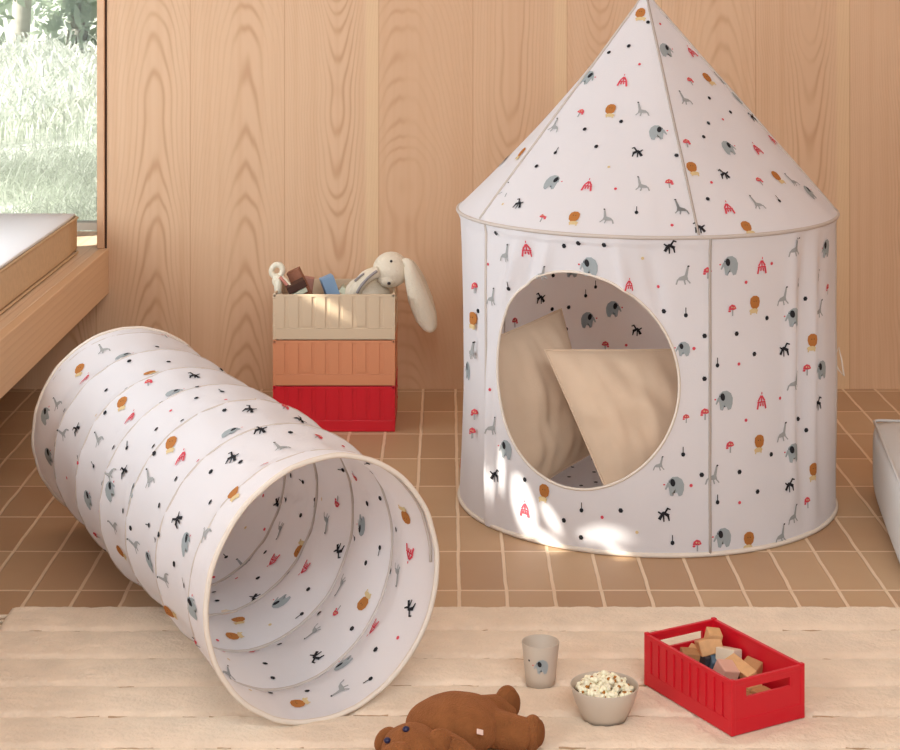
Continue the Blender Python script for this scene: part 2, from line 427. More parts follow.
def soft_box(lo, hi, bev, seg, puff, cuts=10):
    bm = bmesh.new(); box(bm, lo, hi)
    bmesh.ops.subdivide_edges(bm, edges=bm.edges[:], cuts=cuts, use_grid_fill=True)
    c = Vector([(a+b)/2 for a, b in zip(lo, hi)]); h = Vector([(b-a)/2 for a, b in zip(lo, hi)])
    for v in bm.verts:
        q = Vector([(v.co[i]-c[i])/h[i] for i in range(3)])
        n = Vector((0, 0, 0))
        for i in range(3):
            if abs(q[i]) > .999:
                j, k = [t for t in range(3) if t != i]
                n[i] += math.copysign(puff*(1-q[j]**4)*(1-q[k]**4), q[i])
        # round the corners
        inner = Vector([max(-h[i]+bev, min(h[i]-bev, q[i]*h[i])) for i in range(3)])
        d = q*1; d = Vector([q[i]*h[i] for i in range(3)])-inner
        if d.length > bev*.99: d = d.normalized()*bev
        v.co = c+inner+d+n
    return bm
cu = empty('seat_cushion', (-1.58, 4.4, .47), 'flat oat and white seat cushion lying on the window bench', 'cushion')
obj('cushion_body', soft_box((-1.95, 3.0, .4755), (-1.212, 5.90, .592), .012, 3, .004, 16), M_cushside, cu, world=True, smooth=True)
obj('top_cover', soft_box((-1.948, 3.002, .588), (-1.218, 5.895, .602), .006, 3, .004, 16), M_cush, cu, world=True, smooth=True)
for zz in (.476, .588):
    obj('piping', tube([(-1.211, 3.02, zz), (-1.209, 4.4, zz), (-1.211, 5.885, zz), (-1.225, 5.90, zz), (-1.6, 5.902, zz), (-1.93, 5.90, zz)], .0042, 6), M_cushside, cu, world=True, smooth=True)

# ================================================================== play tent
TX, TY, TR, TZ = .527, 4.80, .496, .768
RR, AP = .501, 1.342
RIBS = [math.radians(11.7+72*i) for i in range(5)]
def pol(th, r, z): return Vector((TX+r*math.sin(th), TY-r*math.cos(th), z))     # th = 0 faces the viewer, positive to the right
def rib_gap(th):                                     # 0 on a rib .. 1 half way between two
    q = ((th-RIBS[0]) % (2*PI/5))/(2*PI/5); return math.sin(PI*q)
def folds(th, z):
    a = 0
    # hanging creases left of the doorway and radiating above it
    for c, wd, am, z0, z1 in ((-62, 2.2, .006, -.1, .75), (-57, 1.6, -.006, -.1, .6), (-52.5, 1.8, .006, -.1, .45), (47, 2.2, .006, .05, .8), (52, 2, -.005, .0, .8), (58, 2.5, .006, .0, .8), (64, 3, -.004, 0, .8)):
        d = (math.degrees(th)+6.3-c)/wd
        if abs(d) < 3 and z0 < z < z1: a += am*math.exp(-d*d)*math.sin(PI*(z-z0)/(z1-z0))
    for c, sl, am in ((-38, 34, .005), (-33, 30, -.005), (-28, 26, .005), (-8, -20, .004), (0, -26, -.004)):
        d = (math.degrees(th)+6.3-(c+(z-.76)*sl*-1*-1))/1.6
        if abs(d) < 3 and .55 < z < .77: a += am*math.exp(-d*d)*math.sin(PI*(z-.55)/.22)
    return a*2.6
def S_body(th, z):
    t = z/TZ
    r = TR-.012*rib_gap(th)*math.sin(PI*max(0, min(1, t)))+.004*(t > .97)
    r += folds(th, z)+.0035*noise.noise((math.sin(th)*4, math.cos(th)*4, z*5))
    return pol(th, r, z)
def S_roof(th, t):                                   # t 0 at the tip, 1 at the rim
    r = RR*t; z = AP+(TZ-AP)*t
    g = rib_gap(th+math.radians(3.3)); bell = math.sin(PI*min(1, max(0, t)))
    r -= .022*g*bell; z -= .006*g*bell
    w = max(0, (t-.7)/.3)
    r += .004*w*math.sin(th*23+1)*noise.noise((th*2, 3, 1))*(1-t)*18
    z += .003*noise.noise((math.sin(th)*5*t, math.cos(th)*5*t, 8))*bell
    return pol(th, r+.004*(t < .05), z)
tent = empty('play_tent', (TX, TY, 0), 'round white play tent with pointed roof and printed circus animals', 'tent')
# doorway: a round hole in the panel between two ribs
HC, HZ, HR = math.radians(-26.3), .411, .2575
pan0, pan1 = RIBS[0]-2*PI/5, RIBS[0]
body = Cloth(S_body)
N, K = 200, 26
def perim(i):                                        # points along the panel's outline, by direction from the doorway centre
    a = 2*PI*i/N; dx, dz = math.cos(a), math.sin(a)
    ts = []
    du = dx/TR
    if dx > 1e-9: ts.append((pan1-HC)/du)
    if dx < -1e-9: ts.append((pan0-HC)/du)
    if dz > 1e-9: ts.append((TZ-HZ)/dz)
    if dz < -1e-9: ts.append((.004-HZ)/dz)
    t = min(ts); return t
def hole_r(a): return HR*(1-.022*math.cos(2*a)+.012*math.cos(3*a))
o0 = len(body.v)
for k in range(K+1):
    q = (k/K)**1.15
    for i in range(N):
        a = 2*PI*i/N; h0 = hole_r(a)/1.0; t = h0+(perim(i)-h0)*q
        body.v.append(S_body(HC+t*math.cos(a)/TR, HZ+t*math.sin(a)))
for k in range(K):
    for i in range(N):
        j = (i+1) % N
        body.f.append((o0+k*N+i, o0+k*N+j, o0+(k+1)*N+j, o0+(k+1)*N+i)); body.mi.append(0)
# corners of that panel that the rays miss
zs = LS(.004, TZ, 60)
body.grid(list(LS(pan1, pan0+2*PI, 230)), list(zs))
def corner_fill(th, z):
    # small triangles joining the two neighbouring outline points to the exact corner
    best = sorted(range(N), key=lambda i: (S_body(HC+perim(i)*math.cos(2*PI*i/N)/TR, HZ+perim(i)*math.sin(2*PI*i/N))-S_body(th, z)).length)[:2]
    body.v.append(S_body(th, z)); body.f.append((len(body.v)-1, o0+K*N+best[0], o0+K*N+best[1])); body.mi.append(0)
for th in (pan0, pan1):
    for z in (.004, TZ): corner_fill(th, z)
BODY_PRINT = """
l 541 231;t 525.6 251;g 506 252;d 564 247;d 579.6 237.6;d 497 226;e 588.6 267;z 670 243;g 682 275;t 629 286.6;r 657.7 287;s 685 313;s 509.6 286.6;g 491 296;m 474 288;l 472 319;z 500 333;d 663 312;m 664 328.6;e 683 348;r 693.6 348;d 479 311;r 489 263.6;g 542 272.6;d 604.5 241;o 643 258.6;e 502 319;
e 505.7 449.8;z 496 474.7;d 525.7 480;l 544 492;t 525.7 512;s 582 508.5;d 563.5 520;r 601 516.7;d 619.6 511;z 664 514;e 676 486.5;o 637.8 533;s 673 542;m 698 548;g 491 425.7;m 475 413;r 491 390;s 683.3 452.7;r 692 485;m 684.7 419;g 660 463;d 580.6 538;m 473 432;e 468 370;g 470 350;
e 729.5 264.5;t 760 268;g 794.7 247;l 755 304;m 731.6 310;g 781.5 295.3;e 793.8 317.3;d 767.4 317.3;d 737.5 333.5;z 784.4 349.6;d 755 353;r 737.5 364;s 718 364;g 793 380;e 724 399.5;t 761.5 404;z 817.5 276;e 825.5 247;m 827 288;l 813 341;e 821 370;d 806 298;s 797.6 283.6;m 807 369;g 818 308.5;m 706 273;m 704.6 412.7;r 745 283;r 771 264;d 704.6 336;d 704.6 379;
l 758.6 442.4;m 729 447;d 771.7 454;e 794 452;z 788.4 484;l 814 471;m 806.6 502;d 740.4 472;d 757 491;s 717 500;r 740.4 503;g 793 513;e 722.8 537;l 748 543;g 780 533.5;g 782 431;d 797 418;d 807 429.6;z 818 404;d 701 475;g 713 474;r 746 420;r 780 398;
"""
for k, u, v in body.locate(LS(-PI/2, PI/2, 240), LS(.02, .75, 150), parse(BODY_PRINT)):
    if math.hypot((u-HC)*TR, v-HZ) < HR+.004: continue
    sc = 1.0
    # keep prints off the doorway edge
    if math.hypot((u-HC)*TR, v-HZ) < HR+.024 and k in 'elgztm': sc = .75
    body.motif(KIND[k], u, min(max(v, .03), .745), 0, False, sc)
INNER = "z 540.8 298.4;e 614 308;e 587 320;z 637.7 329.7;s 585.5 295;m 606 345.7;m 514 322;d 569.5 308;s 596 285;d 566 330;r 625 345"
for k, u, v in body.locate(LS(PI/2, 3*PI/2, 200), LS(.02, .75, 150), parse(INNER), inner=True):
    body.motif(KIND[k], u, v, 0, False)
body.fill((PI/2, 3*PI/2), (.04, .73), .085, 900)
tb = obj('tent_wall', body.data(), [M_cotton]+PRINTS, tent, world=True, smooth=True)

roof = Cloth(S_roof, out=-1)
roof.grid(list(LS(0, 2*PI, 240, endpoint=False)), list(LS(.012, 1, 56)), closed=True)
ROOF_PRINT = """
z 519 204;m 544 218;l 574 217;g 607 217;s 636 211;g 682 207;r 672.6 226;l 640.7 14;e 587.7 77;t 622.7 83;l 611 110;m 581 113;g 556.7 126;g 642 110;e 656.7 131.7;d 629 46.7;d 609 53;d 621.7 121.7;d 584 130;z 638 152.7;e 552.7 181.7;t 588 187.7;g 642 184;s 555.7 151.7;d 597 146.7;d 536.7 166.7;r 615.7 189;g 506.7 190;l 521.7 153;e 505 160;d 485 175;o 503 205;o 608 167;d 648 23;
e 666 50;t 692.7 54;m 690 81;l 707.7 78;g 721 76.7;e 741 94;z 751.7 116.7;d 709 98;g 685 98;e 728 148;z 724 175;t 758 151.7;m 759 181.7;l 776.7 177;g 791.7 180;e 809 191.7;t 728 210.7;l 692 168;m 686.7 143;d 707.7 124;d 703 137;s 779 200;g 756.7 201.7;l 747 227;d 706.7 199;z 700 228;r 711 183;m 669 183;g 681.7 206.7;d 676 155.7;t 773 141;d 730 113;r 723 120;d 668 17;r 640 64;r 660 24
"""
for k, u, v in roof.locate(LS(-PI*.62, PI*.62, 260), LS(.03, .985, 170), parse(ROOF_PRINT)):
    roof.motif(KIND[k], u, v, PI, False, .95)
roof.fill((PI*.55, PI*1.45), (.15, .97), .085, 500)
obj('tent_roof', roof.data(), [M_cotton]+PRINTS, tent, world=True, smooth=True)
obj('rim_hoop', tube([S_roof(2*PI*i/120, 1.0)+Vector((0, 0, -.002)) for i in range(120)], .005, 8, closed=True), M_casing, tent, world=True, smooth=True)
obj('base_hoop', tube([pol(2*PI*i/120, TR, .006) for i in range(120)], .006, 8, closed=True), M_hem, tent, world=True, smooth=True)
hem = []
for i in range(160):
    a = 2*PI*i/160; t = hole_r(a)
    hem.append(S_body(HC+t*math.cos(a)/TR, HZ+t*math.sin(a)))
obj('doorway_hem', tube(hem, .0035, 6, closed=True), M_hem, tent, world=True, smooth=True)
for i, th in enumerate(RIBS):
    obj('wall_seam', tube([S_body(th, z)+(pol(th, 1, 0)-pol(th, 0, 0))*.001 for z in LS(.008, TZ-.004, 30)], .0036, 6), M_seam if i == 0 else M_casing, tent, world=True, smooth=True)
    obj('roof_rib', tube([S_roof(th-math.radians(3.3), t)+Vector((0, 0, .001)) for t in LS(.02, .995, 30)], .0034, 6), M_seam if i == 0 else M_casing, tent, world=True, smooth=True)
fl = Cloth(lambda a, r: pol(a, r, .004), offs=.0012, double=False)
fl.grid(list(LS(0, 2*PI, 96, endpoint=False)), [.002]+list(LS(.05, TR-.012, 8)), closed=True)
# the frame of (angle, radius) points down: print on the upper face
fl.off = -.0014
fl.fill((0, 2*PI), (.08, .44), .08, 700)
obj('tent_floor', fl.data(), [M_cotton]+PRINTS, tent, world=True)
obj('tip_cap', ellipsoid((TX, TY, AP-.004), (.012, .012, .014)), M_cotton, tent, world=True, smooth=True)
lp = S_body(math.radians(86), .375)
obj('tie_loop', tube([lp, lp+Vector((.012, -.004, .03)), lp+Vector((.02, -.004, -.005)), lp+Vector((.026, -.004, -.045)), lp+Vector((.012, -.003, -.03)), lp+Vector((.002, 0, -.008))], .0024, 6), M_hem, tent, world=True, smooth=True)

# pillows inside the tent
def pillow(name, corners, thick, label, seed, hollow=.012):
    TL, TRr, BR, BL = [Vector(c) for c in corners]
    n0 = (TRr-TL).cross(BL-TL).normalized()
    base = (TL+TRr+BR+BL)/4; base.z = min(p.z for p in (TL, TRr, BR, BL))
    root = empty(name, base, label, 'pillow')
    n = 44; v, f = [], []
    for side in (1, -1):
        o = len(v)
        for j in range(n+1):
            for i in range(n+1):
                u, w = 2*i/n-1, 2*j/n-1
                # slightly hollow edges between the corners
                uu = u*(1-hollow*(1-w*w)); ww = w*(1-hollow*(1-u*u))
                a, c = (uu+1)/2, (ww+1)/2
                p = (TL*(1-a)+TRr*a)*(1-c)+(BL*(1-a)+BR*a)*c
                e = (max(0, 1-abs(u)**2.2)*max(0, 1-abs(w)**2.2))**.72
                wr = noise.noise((u*2.6+seed, w*2.6, seed))*.018*e + noise.noise((u*6+seed, w*1.6, 4))*.007*e
                edge = max(abs(u), abs(w))
                wr += .003*math.sin(18*(u if abs(w) > abs(u) else w)+seed)*max(0, edge-.55)*(1-edge)*9
                v.append(p+n0*side*(thick*e+wr*(1 if side > 0 else .6)))
        for j in range(n):
            for i in range(n):
                q = (o+j*(n+1)+i, o+j*(n+1)+i+1, o+(j+1)*(n+1)+i+1, o+(j+1)*(n+1)+i)
                f.append(q if side > 0 else q[::-1])
    obj('pillow_cover', (v, f, None), M_pillow, root, world=True, smooth=True)
    ring = []
    for k in range(4*12):
        s, t = k//12, (k % 12)/6-1
        u, w = ((t, -1), (1, t), (-t, 1), (-1, -t))[s]
        uu = u*(1-hollow*(1-w*w)); ww = w*(1-hollow*(1-u*u)); a, c = (uu+1)/2, (ww+1)/2
        ring.append((TL*(1-a)+TRr*a)*(1-c)+(BL*(1-a)+BR*a)*c)
    obj('edge_seam', tube(ring, .003, 6, closed=True), M_pillow, root, world=True, smooth=True)
    return root
pillow('throw_pillow', (W(484, 342, 4.68), W(561, 309, 4.86), W(596, 450, 4.76), W(503, 508, 4.64)), -.088, 'beige linen pillow leaning behind, at the left in the tent', 2.3)
pillow('throw_pillow', (W(545, 350, 4.56), W(697, 349, 4.60), W(716, 522, 4.52), W(606, 489, 4.44)), -.100, 'beige linen pillow in front, its top edge level, right of the other', 5.1)

# ================================================================== crawl tunnel
A0 = Vector((-.2267, 3.3378, .022)); A1 = Vector((-.8186, 4.5966, .003)); PH0, PH1, RT = .565, .500, .2429
TURNS = 6.5
def S_tun(th, s):                                    # th round the tube (0 = right side), s 0 at the mouth .. 1 at the far end
    c = A0.lerp(A1, s)+Vector((0, 0, RT)); c.z = RT+.003+.0195*(1-max(0, min(1, (s-.42)/.12))); ph = PH0+(PH1-PH0)*s
    q = (s*TURNS-th/(2*PI)) % 1.0
    sag = .020*math.sin(PI*q)**.8*min(1, s*12, (1-s)*12)
    r = RT-sag+.0022*noise.noise((math.cos(th)*5, math.sin(th)*5, s*14))
    return c+r*(math.cos(th)*Vector((math.cos(ph), math.sin(ph), 0))+math.sin(th)*Vector((0, 0, 1)))
tun = empty('crawl_tunnel', ((A0.x+A1.x)/2, (A0.y+A1.y)/2, 0), 'white play tunnel with printed circus animals lying across the floor and rug', 'tunnel')
tc = Cloth(S_tun, offs=.0015, out=-1)
tc.grid(list(LS(0, 2*PI, 150, endpoint=False)), list(LS(0, 1, 150)), closed=True)
T_OUT = """
l 78.8 370;t 85.8 379.4;e 123.6 356;g 104 349;m 149.7 383.4;l 121.4 403.8;t 131.5 418.7;e 174 392;z 194 375.8;m 206 366.8;z 218.8 383.4;d 195.6 399;l 242.6 393;z 249.6 410;e 230 432.4;t 182.4 459;l 233.4 492;z 77.4 429;g 63.4 431;s 127 447;g 99.8 436;z 125 471.6;g 109 471;e 132 492;e 110 490.6;e 88 498;g 149.4 476.6;r 67.6 478;e 45 415;e 48 455.6;g 59 401;d 106.8 389.8;d 104 413;d 182.4 420;r 170.4 411.6;d 156.7 429;d 155.8 454;d 212.4 472.4;d 241 462.6;z 232.8 457.9;l 172.6 444.4;d 211 502.4;s 94 465;
m 243.3 523;m 264.8 465;g 281 445.7;z 260 430;e 186 543.7;e 191.6 605.8;g 205.6 531;g 135 541;m 96.6 535;m 101 515;g 113.5 522.7;d 131 527;l 121 552;g 164 575.6;s 184.7 584;l 170.8 611.7;m 194 645;z 178 519;d 160 505;d 160 535;e 150 560;z 300 420;d 290 432;m 318 437;r 270 412;d 225 410;m 285 408;
"""
for k, u, v in tc.locate(LS(-.4*PI, 1.4*PI, 300), LS(.02, .98, 160), parse(T_OUT)):
    tc.motif(KIND[k], u, min(max(v, .03), .97), random.uniform(.2, .9), False, .92)
T_IN = """
z 278 504.4;z 339 551;z 255 598;z 316.5 658;z 411.6 607.8;e 362 525;e 280.5 602.5;e 343 664.5;l 300 550;l 364.4 602.5;l 234 637;l 299 704;l 406.6 515;t 275 558;t 307.4 566.5;m 338.4 501;m 355 475.5;m 337 610.7;t 375 626.4;t 410 551;m 253.6 652;g 327 523;g 341 585;g 313 632.6;g 397 574.7;g 278.4 532;s 315 500;d 301 515;d 289 572.6;d 308 590;s 300 616;d 271.8 679;d 308 691.8;d 366 562;d 396 529;s 381 549;d 352.5 628.5;d 376.4 649;s 369 679;r 398 637;r 265 530;d 381 497;g 338 690;
"""
for k, u, v in tc.locate(LS(-PI, PI, 300), LS(.015, .95, 200), parse(T_IN), inner=True):
    tc.motif(KIND[k], u, min(max(v, .025), .95), PI/2+random.uniform(-.2, .2), True, .92)
tc.fill((-PI*.75, 0), (.04, .96), .085, 1100)
tc.fill((0, PI), (.04, .96), .095, 900)
obj('tunnel_fabric', tc.data(), [M_cotton]+PRINTS, tun, world=True, smooth=True)
wire = []
nn = int(TURNS*60)
for i in range(nn+1):
    th = 2*PI*i/60; s = i/nn*1.0
    wire.append((th, s*(1)))
pts = []
for th, s in wire:
    sv = min(.985, max(.015, th/(2*PI)/TURNS)); p = S_tun(th, sv); c = A0.lerp(A1, sv); c.z = p.z if False else RT+.01
    pts.append(p+(c-p).normalized()*.0030)
obj('spiral_wire', tube(pts, .0032, 6), M_casing, tun, world=True, smooth=True)
for s, r in ((0, .0052), (1, .005)):
    obj('end_hoop', tube([S_tun(2*PI*i/120, s) for i in range(120)], r, 8, closed=True), M_hem, tun, world=True, smooth=True)

# ================================================================== rug
RUGX0, RUGX1, RUGY0, RUGY1 = -.955, 1.5, 2.7, 3.92
PRESS = []                                           # where things standing on the rug press the pile down: (x, y, radius)
_q1, _q2, _q3 = WZ(734.5, 740, .02), WZ(645, 686, .02), WZ(803.5, 716.5, .02)
for i in range(10):
    for j in range(7):
        p = _q1+(_q2-_q1)*(i/9)+(_q3-_q1)*(j/6); PRESS.append((p.x, p.y, .027))
for px, py, pr in ((540.5, 683.5, .034), (604.5, 719, .044)):
    p = WZ(px, py, .02); PRESS.append((p.x, p.y, pr))
PRESS += [(.02, 3.2, .10), (-.062, 3.10, .055), (.1, 3.26, .05), (.14, 3.2, .05), (.04, 3.09, .05)]
rug = empty('rug', ((RUGX0+RUGX1)/2, (RUGY0+RUGY1)/2, 0), 'cream ribbed cotton rug with fringed ends on the tiles', 'rug')
GR = [3.794, 3.643, 3.505, 3.364, 3.229, 3.09, 2.95, 2.81]
def rug_wob(x, y): return y+.010*noise.noise((x*2.2, y*.6, 2))+.004*noise.noise((x*11, y*3, 5))
def rug_h(x, y):
    e = min(x-RUGX0, RUGX1-x, y-RUGY0, RUGY1-y)
    yy = rug_wob(x, y)
    d = min(abs(yy-g) for g in GR)
    h = .021*min(1, max(0, e)/.012)**.5+.003
    depth = .65+.5*noise.noise((x*3, y*2, 9))
    h -= .019*min(1, max(.45, depth))*math.exp(-(d/.0075)**2)
    h += .0022*noise.noise((x*28, y*40, 1))+.0016*noise.noise((x*70, y*90, 3))
    h += .006*math.sin(PI*.5*min(1, d/.06))-.0045
    for px, py, pr in PRESS:
        if (x-px)**2+(y-py)**2 < pr*pr: h = min(h, .0188)
    return max(.003, h)
M_groove_shade = mat('rug_groove_shade', (182, 150, 118), .95, .05, bump=.6, bscale=300)  # darker tan for the grooves: shade between the rows put into colour
nx, ny = 300, 420
v, f, rmi = [], [], []
for j in range(ny+1):
    for i in range(nx+1):
        x = RUGX0+(RUGX1-RUGX0)*i/nx; y = RUGY0+(RUGY1-RUGY0)*j/ny
        ex = .006*noise.noise((y*9, 0, 7)) if i in (0, nx) else 0
        ey = .005*noise.noise((x*12, 4, 7)) if j in (0, ny) else 0
        edge = i in (0, nx) or j in (0, ny)
        v.append((x+ex, y+ey, .001 if edge else rug_h(x, y)))
for j in range(ny):
    for i in range(nx):
        a = j*(nx+1)+i; f.append((a, a+1, a+nx+2, a+nx+1))
        x, y, z = v[a]; rmi.append(1 if min(abs(rug_wob(x, y)-g) for g in GR) < .0038 and noise.noise((x*3, y*2, 9)) > -.22 else 0)
obj('pile', (v, f, rmi), [M_rug, M_groove_shade], rug, world=True, smooth=True)
for xs, sg in ((RUGX0, -1), (RUGX1, 1)):
    fr = []
    for k in range(40):
        y = RUGY1-.02-k*.03; L = random.uniform(.07, .10); dy = random.uniform(-.015, .015)
        fr.append(tube([(xs-sg*.01, y, .008), (xs+sg*L*.5, y+dy*.3, .007), (xs+sg*L, y+dy, .005)], [.0045, .005, .006], 6))
    obj('fringe', merge(*fr), M_fringe, rug, world=True, smooth=True)

# ================================================================== crates
def crate(root, L, Wd, H, m, nrib, thick=.005, base=.028, big=False):
    """long side along local X (front at -Y)"""
    b1 = boxes(((-L/2+.002, -Wd/2+.002, .002), (L/2-.002, Wd/2-.002, .008)),
               ((-L/2, -Wd/2, 0), (L/2, -Wd/2+thick+.0015, base), .0015), ((-L/2, Wd/2-thick-.0015, 0), (L/2, Wd/2, base), .0015),
               ((-L/2, -Wd/2, 0), (-L/2+thick+.0015, Wd/2, base), .0015), ((L/2-thick-.0015, -Wd/2, 0), (L/2, Wd/2, base), .0015))
    obj('crate_base', b1, m, root)
    for sg in (-1, 1):
        y0, y1 = (sg*(Wd/2-thick-.0015), sg*(Wd/2-.0018))
        it = [((-L/2+.003, min(y0, y1), base-.001), (L/2-.003, max(y0, y1), H-.001))]
        it.append(((-L/2+.001, min(sg*(Wd/2-thick-.002), sg*(Wd/2+.0005)), H-.008), (L/2-.001, max(sg*(Wd/2-thick-.002), sg*(Wd/2+.0005)), H), .001))
        for k in range(nrib):
            x = -L/2+L*(k+.5)/nrib; wd = L/nrib*.36
            it.append(((x-wd, min(sg*(Wd/2-.003), sg*(Wd/2+.0004)), base+(.006 if big and k in (2, 6) else 0)), (x+wd, max(sg*(Wd/2-.003), sg*(Wd/2+.0004)), H-.006), .0007))
        obj('side_panel', boxes(*it), m, root)
        # end with a handle slot
        x0, x1 = sorted((sg*(L/2-thick-.0015), sg*(L/2-.001))); hw, z0, z1 = Wd*.30, H*.66, H*.83
        en = [((x0, -Wd/2+.003, base-.001), (x1, Wd/2-.003, z0)), ((x0, -Wd/2+.003, z1), (x1, Wd/2-.003, H-.001)),
              ((x0, -Wd/2+.003, z0), (x1, -hw, z1)), ((x0, hw, z0), (x1, Wd/2-.003, z1)),
              ((x0-.001, -Wd/2+.001, H-.008), (x1+.001, Wd/2-.001, H), .001)]
        for y in (-hw-.006, hw+.006): en.append(((x0-.0006, y-.002, z0-.004), (x1+.0006, y+.002, z1+.004)))
        obj('end_panel', boxes(*en), m, root)
    for sx in (-1, 1):
        for sy in (-1, 1):
            x, y = sx*(L/2-.004), sy*(Wd/2-.004); posts = []
            posts.append(((x-.0045, y-.0045, 0), (x+.0045, y+.0045, H+.0025), .0012))
            if big:
                for z in (H*.3, H*.55, H*.93): posts.append(((x-.0055, y-.0052, z-.003), (x+.0055, y+.0052, z+.003), .001))
            obj('corner_post', boxes(*posts), m, root)
rc = empty('toy_crate', (.5215, 3.4215, .0205), 'red plastic crate of wooden blocks standing on the rug', 'crate', rz=0)
P1, P2, P3 = WZ(734.5, 740, .02), WZ(645, 686, .02), WZ(803.5, 716.5, .02)
ctr = (P2+P3)/2; ax = (P1-P2).normalized()
rz = math.atan2(ax.y, ax.x)
rc.location = (ctr.x, ctr.y, .0205); rc.rotation_euler = (0, 0, rz)
crate(rc, .272, .170, .099, M_redp, 11)
cx0, cx1 = -.530, -.161; ccx, ccy = (cx0+cx1)/2, 5.453+.135
HB = .1395
for k, (m, lab) in enumerate(((M_redp, 'large red crate on the floor by the wall, bottom of the stack'), (M_terra, 'terracotta crate in the middle of the stack of three'), (M_beigep, 'beige crate on top of the stack, holding toys'))):
    r = empty('storage_crate', (ccx, ccy, .001+k*HB), lab, 'crate', 'stacked storage crates by the wall')
    crate(r, .369, .27, HB-.003, m, 9, base=.034, big=True)
TOPZ = .001+3*HB
FLZ = .001+2*HB+.009

# toys in the top crate
def block(name, lab, c, size, rot, m, group=None, cat='block'):
    bm = bmesh.new(); box(bm, [-s/2 for s in size], [s/2 for s in size], min(size)*.08, 2)
    o = obj(name, bm, m); o.location = c; o.rotation_euler = rot
    return tag(o, lab, cat, group)
M_brown = mat('stained_brown_wood', (150, 98, 74), .6, var=.1, vscale=60)
M_choc = mat('dark_walnut', (74, 46, 36), .6, var=.1, vscale=60)
M_pinkw = mat('dusty_pink_paint', (188, 138, 122), .6)
M_bluew = mat('light_blue_paint', (132, 160, 190), .6)
M_sage = mat('pale_sage_felt', (196, 198, 176), .9)
M_tan = mat('beech_wood', (214, 166, 116), .55, var=.1, vscale=50)
M_tan2 = mat('oak_wood', (180, 132, 88), .55, var=.12, vscale=50)
M_char = mat('charcoal_paint', (58, 56, 62), .55)
M_bluegrey = mat('blue_grey_paint', (92, 112, 128), .55)
M_cream = mat('cream_paint', (222, 206, 180), .55)
M_pinkc = mat('pale_pink_paint', (220, 172, 152), .55)
def standing(px0, py0, Y, lean, L, w, t, m, name, lab, yaw=0, cat='block'):
    """a long piece standing in the crate, its visible top end centred at the pixel"""
    top = W(px0, py0, Y); R = Matrix.Rotation(yaw, 3, 'Z') @ Matrix.Rotation(lean, 3, 'Y')
    c = top-(R @ Vector((0, 0, L/2)))
    bm = bmesh.new(); box(bm, (-w/2, -t/2, -L/2), (w/2, t/2, L/2), .0015, 2)
    o = obj(name, bm, m); o.location = c; o.rotation_euler = R.to_euler()
    return tag(o, lab, cat)
standing(293, 270, 5.60, -.45, .140, .042, .04, M_brown, 'wooden_block', 'brown wooden block slanting beside the white ring rattle in the top crate', 0)
standing(305, 281.5, 5.53, 1.15, .060, .022, .05, M_choc, 'wooden_block', 'near-black walnut bar lying under the slanting brown block in the top crate', .2)
standing(306, 288, 5.53, 1.1, .05, .014, .05, M_sage, 'felt_piece', 'pale sage felt piece peeping out below the walnut bar in the top crate', .2, 'toy')
standing(309, 277, 5.66, .15, .135, .034, .03, M_pinkw, 'wooden_block', 'dusty pink upright block between the brown block and the blue block', 0)
standing(326, 276.5, 5.58, -.35, .130, .040, .034, M_bluew, 'wooden_block', 'light blue painted block at the middle of the top crate', .3)
standing(341, 287, 5.60, -.8, .11, .02, .05, M_sage, 'felt_piece', 'pale sage felt piece between the blue block and the plush rabbit', 0, 'toy')
# ring rattle with a stick
rp = W(277, 270.5, 5.56)
rat = empty('ring_rattle', (rp.x, rp.y, FLZ), 'white ring rattle with pink stick leaning over the top crate corner', 'rattle')
def torus(c, R, r, M3, n=32, k=10, sx=1.0):
    v, f = [], []
    for i in range(n):
        a = 2*PI*i/n
        for j in range(k):
            b = 2*PI*j/k; rr = R+r*math.cos(b)
            v.append(Vector(c)+M3 @ Vector((sx*rr*math.cos(a), r*math.sin(b), rr*math.sin(a))))
    for i in range(n):
        for j in range(k):
            f.append((i*k+j, i*k+(j+1) % k, ((i+1) % n)*k+(j+1) % k, ((i+1) % n)*k+j))
    return v, f, None
M_ivory = mat('ivory_wood', (232, 224, 202), .55)
M_pst = mat('salmon_stick', (206, 134, 118), .55)
obj('ring', torus(rp, .0185, .0095, Matrix.Rotation(.5, 3, 'Y'), sx=.9), M_ivory, rat, world=True, smooth=True)
obj('knob', ellipsoid(W(277.5, 281, 5.55), (.017, .014, .02)), M_ivory, rat, world=True, smooth=True)
obj('rattle_stick', tube([W(280, 277, 5.535), W(298, 297, 5.54), W(322, 322, 5.58)], .0052, 10), M_pst, rat, world=True, smooth=True)
obj('rattle_handle', tube([W(282.5, 276, 5.52), W(300, 296, 5.525), W(323, 320, 5.565)], .003, 8), M_cream, rat, world=True, smooth=True)
obj('ribbon', ellipsoid(W(278, 287, 5.53), (.012, .012, .028)), M_ivory, rat, world=True, smooth=True)

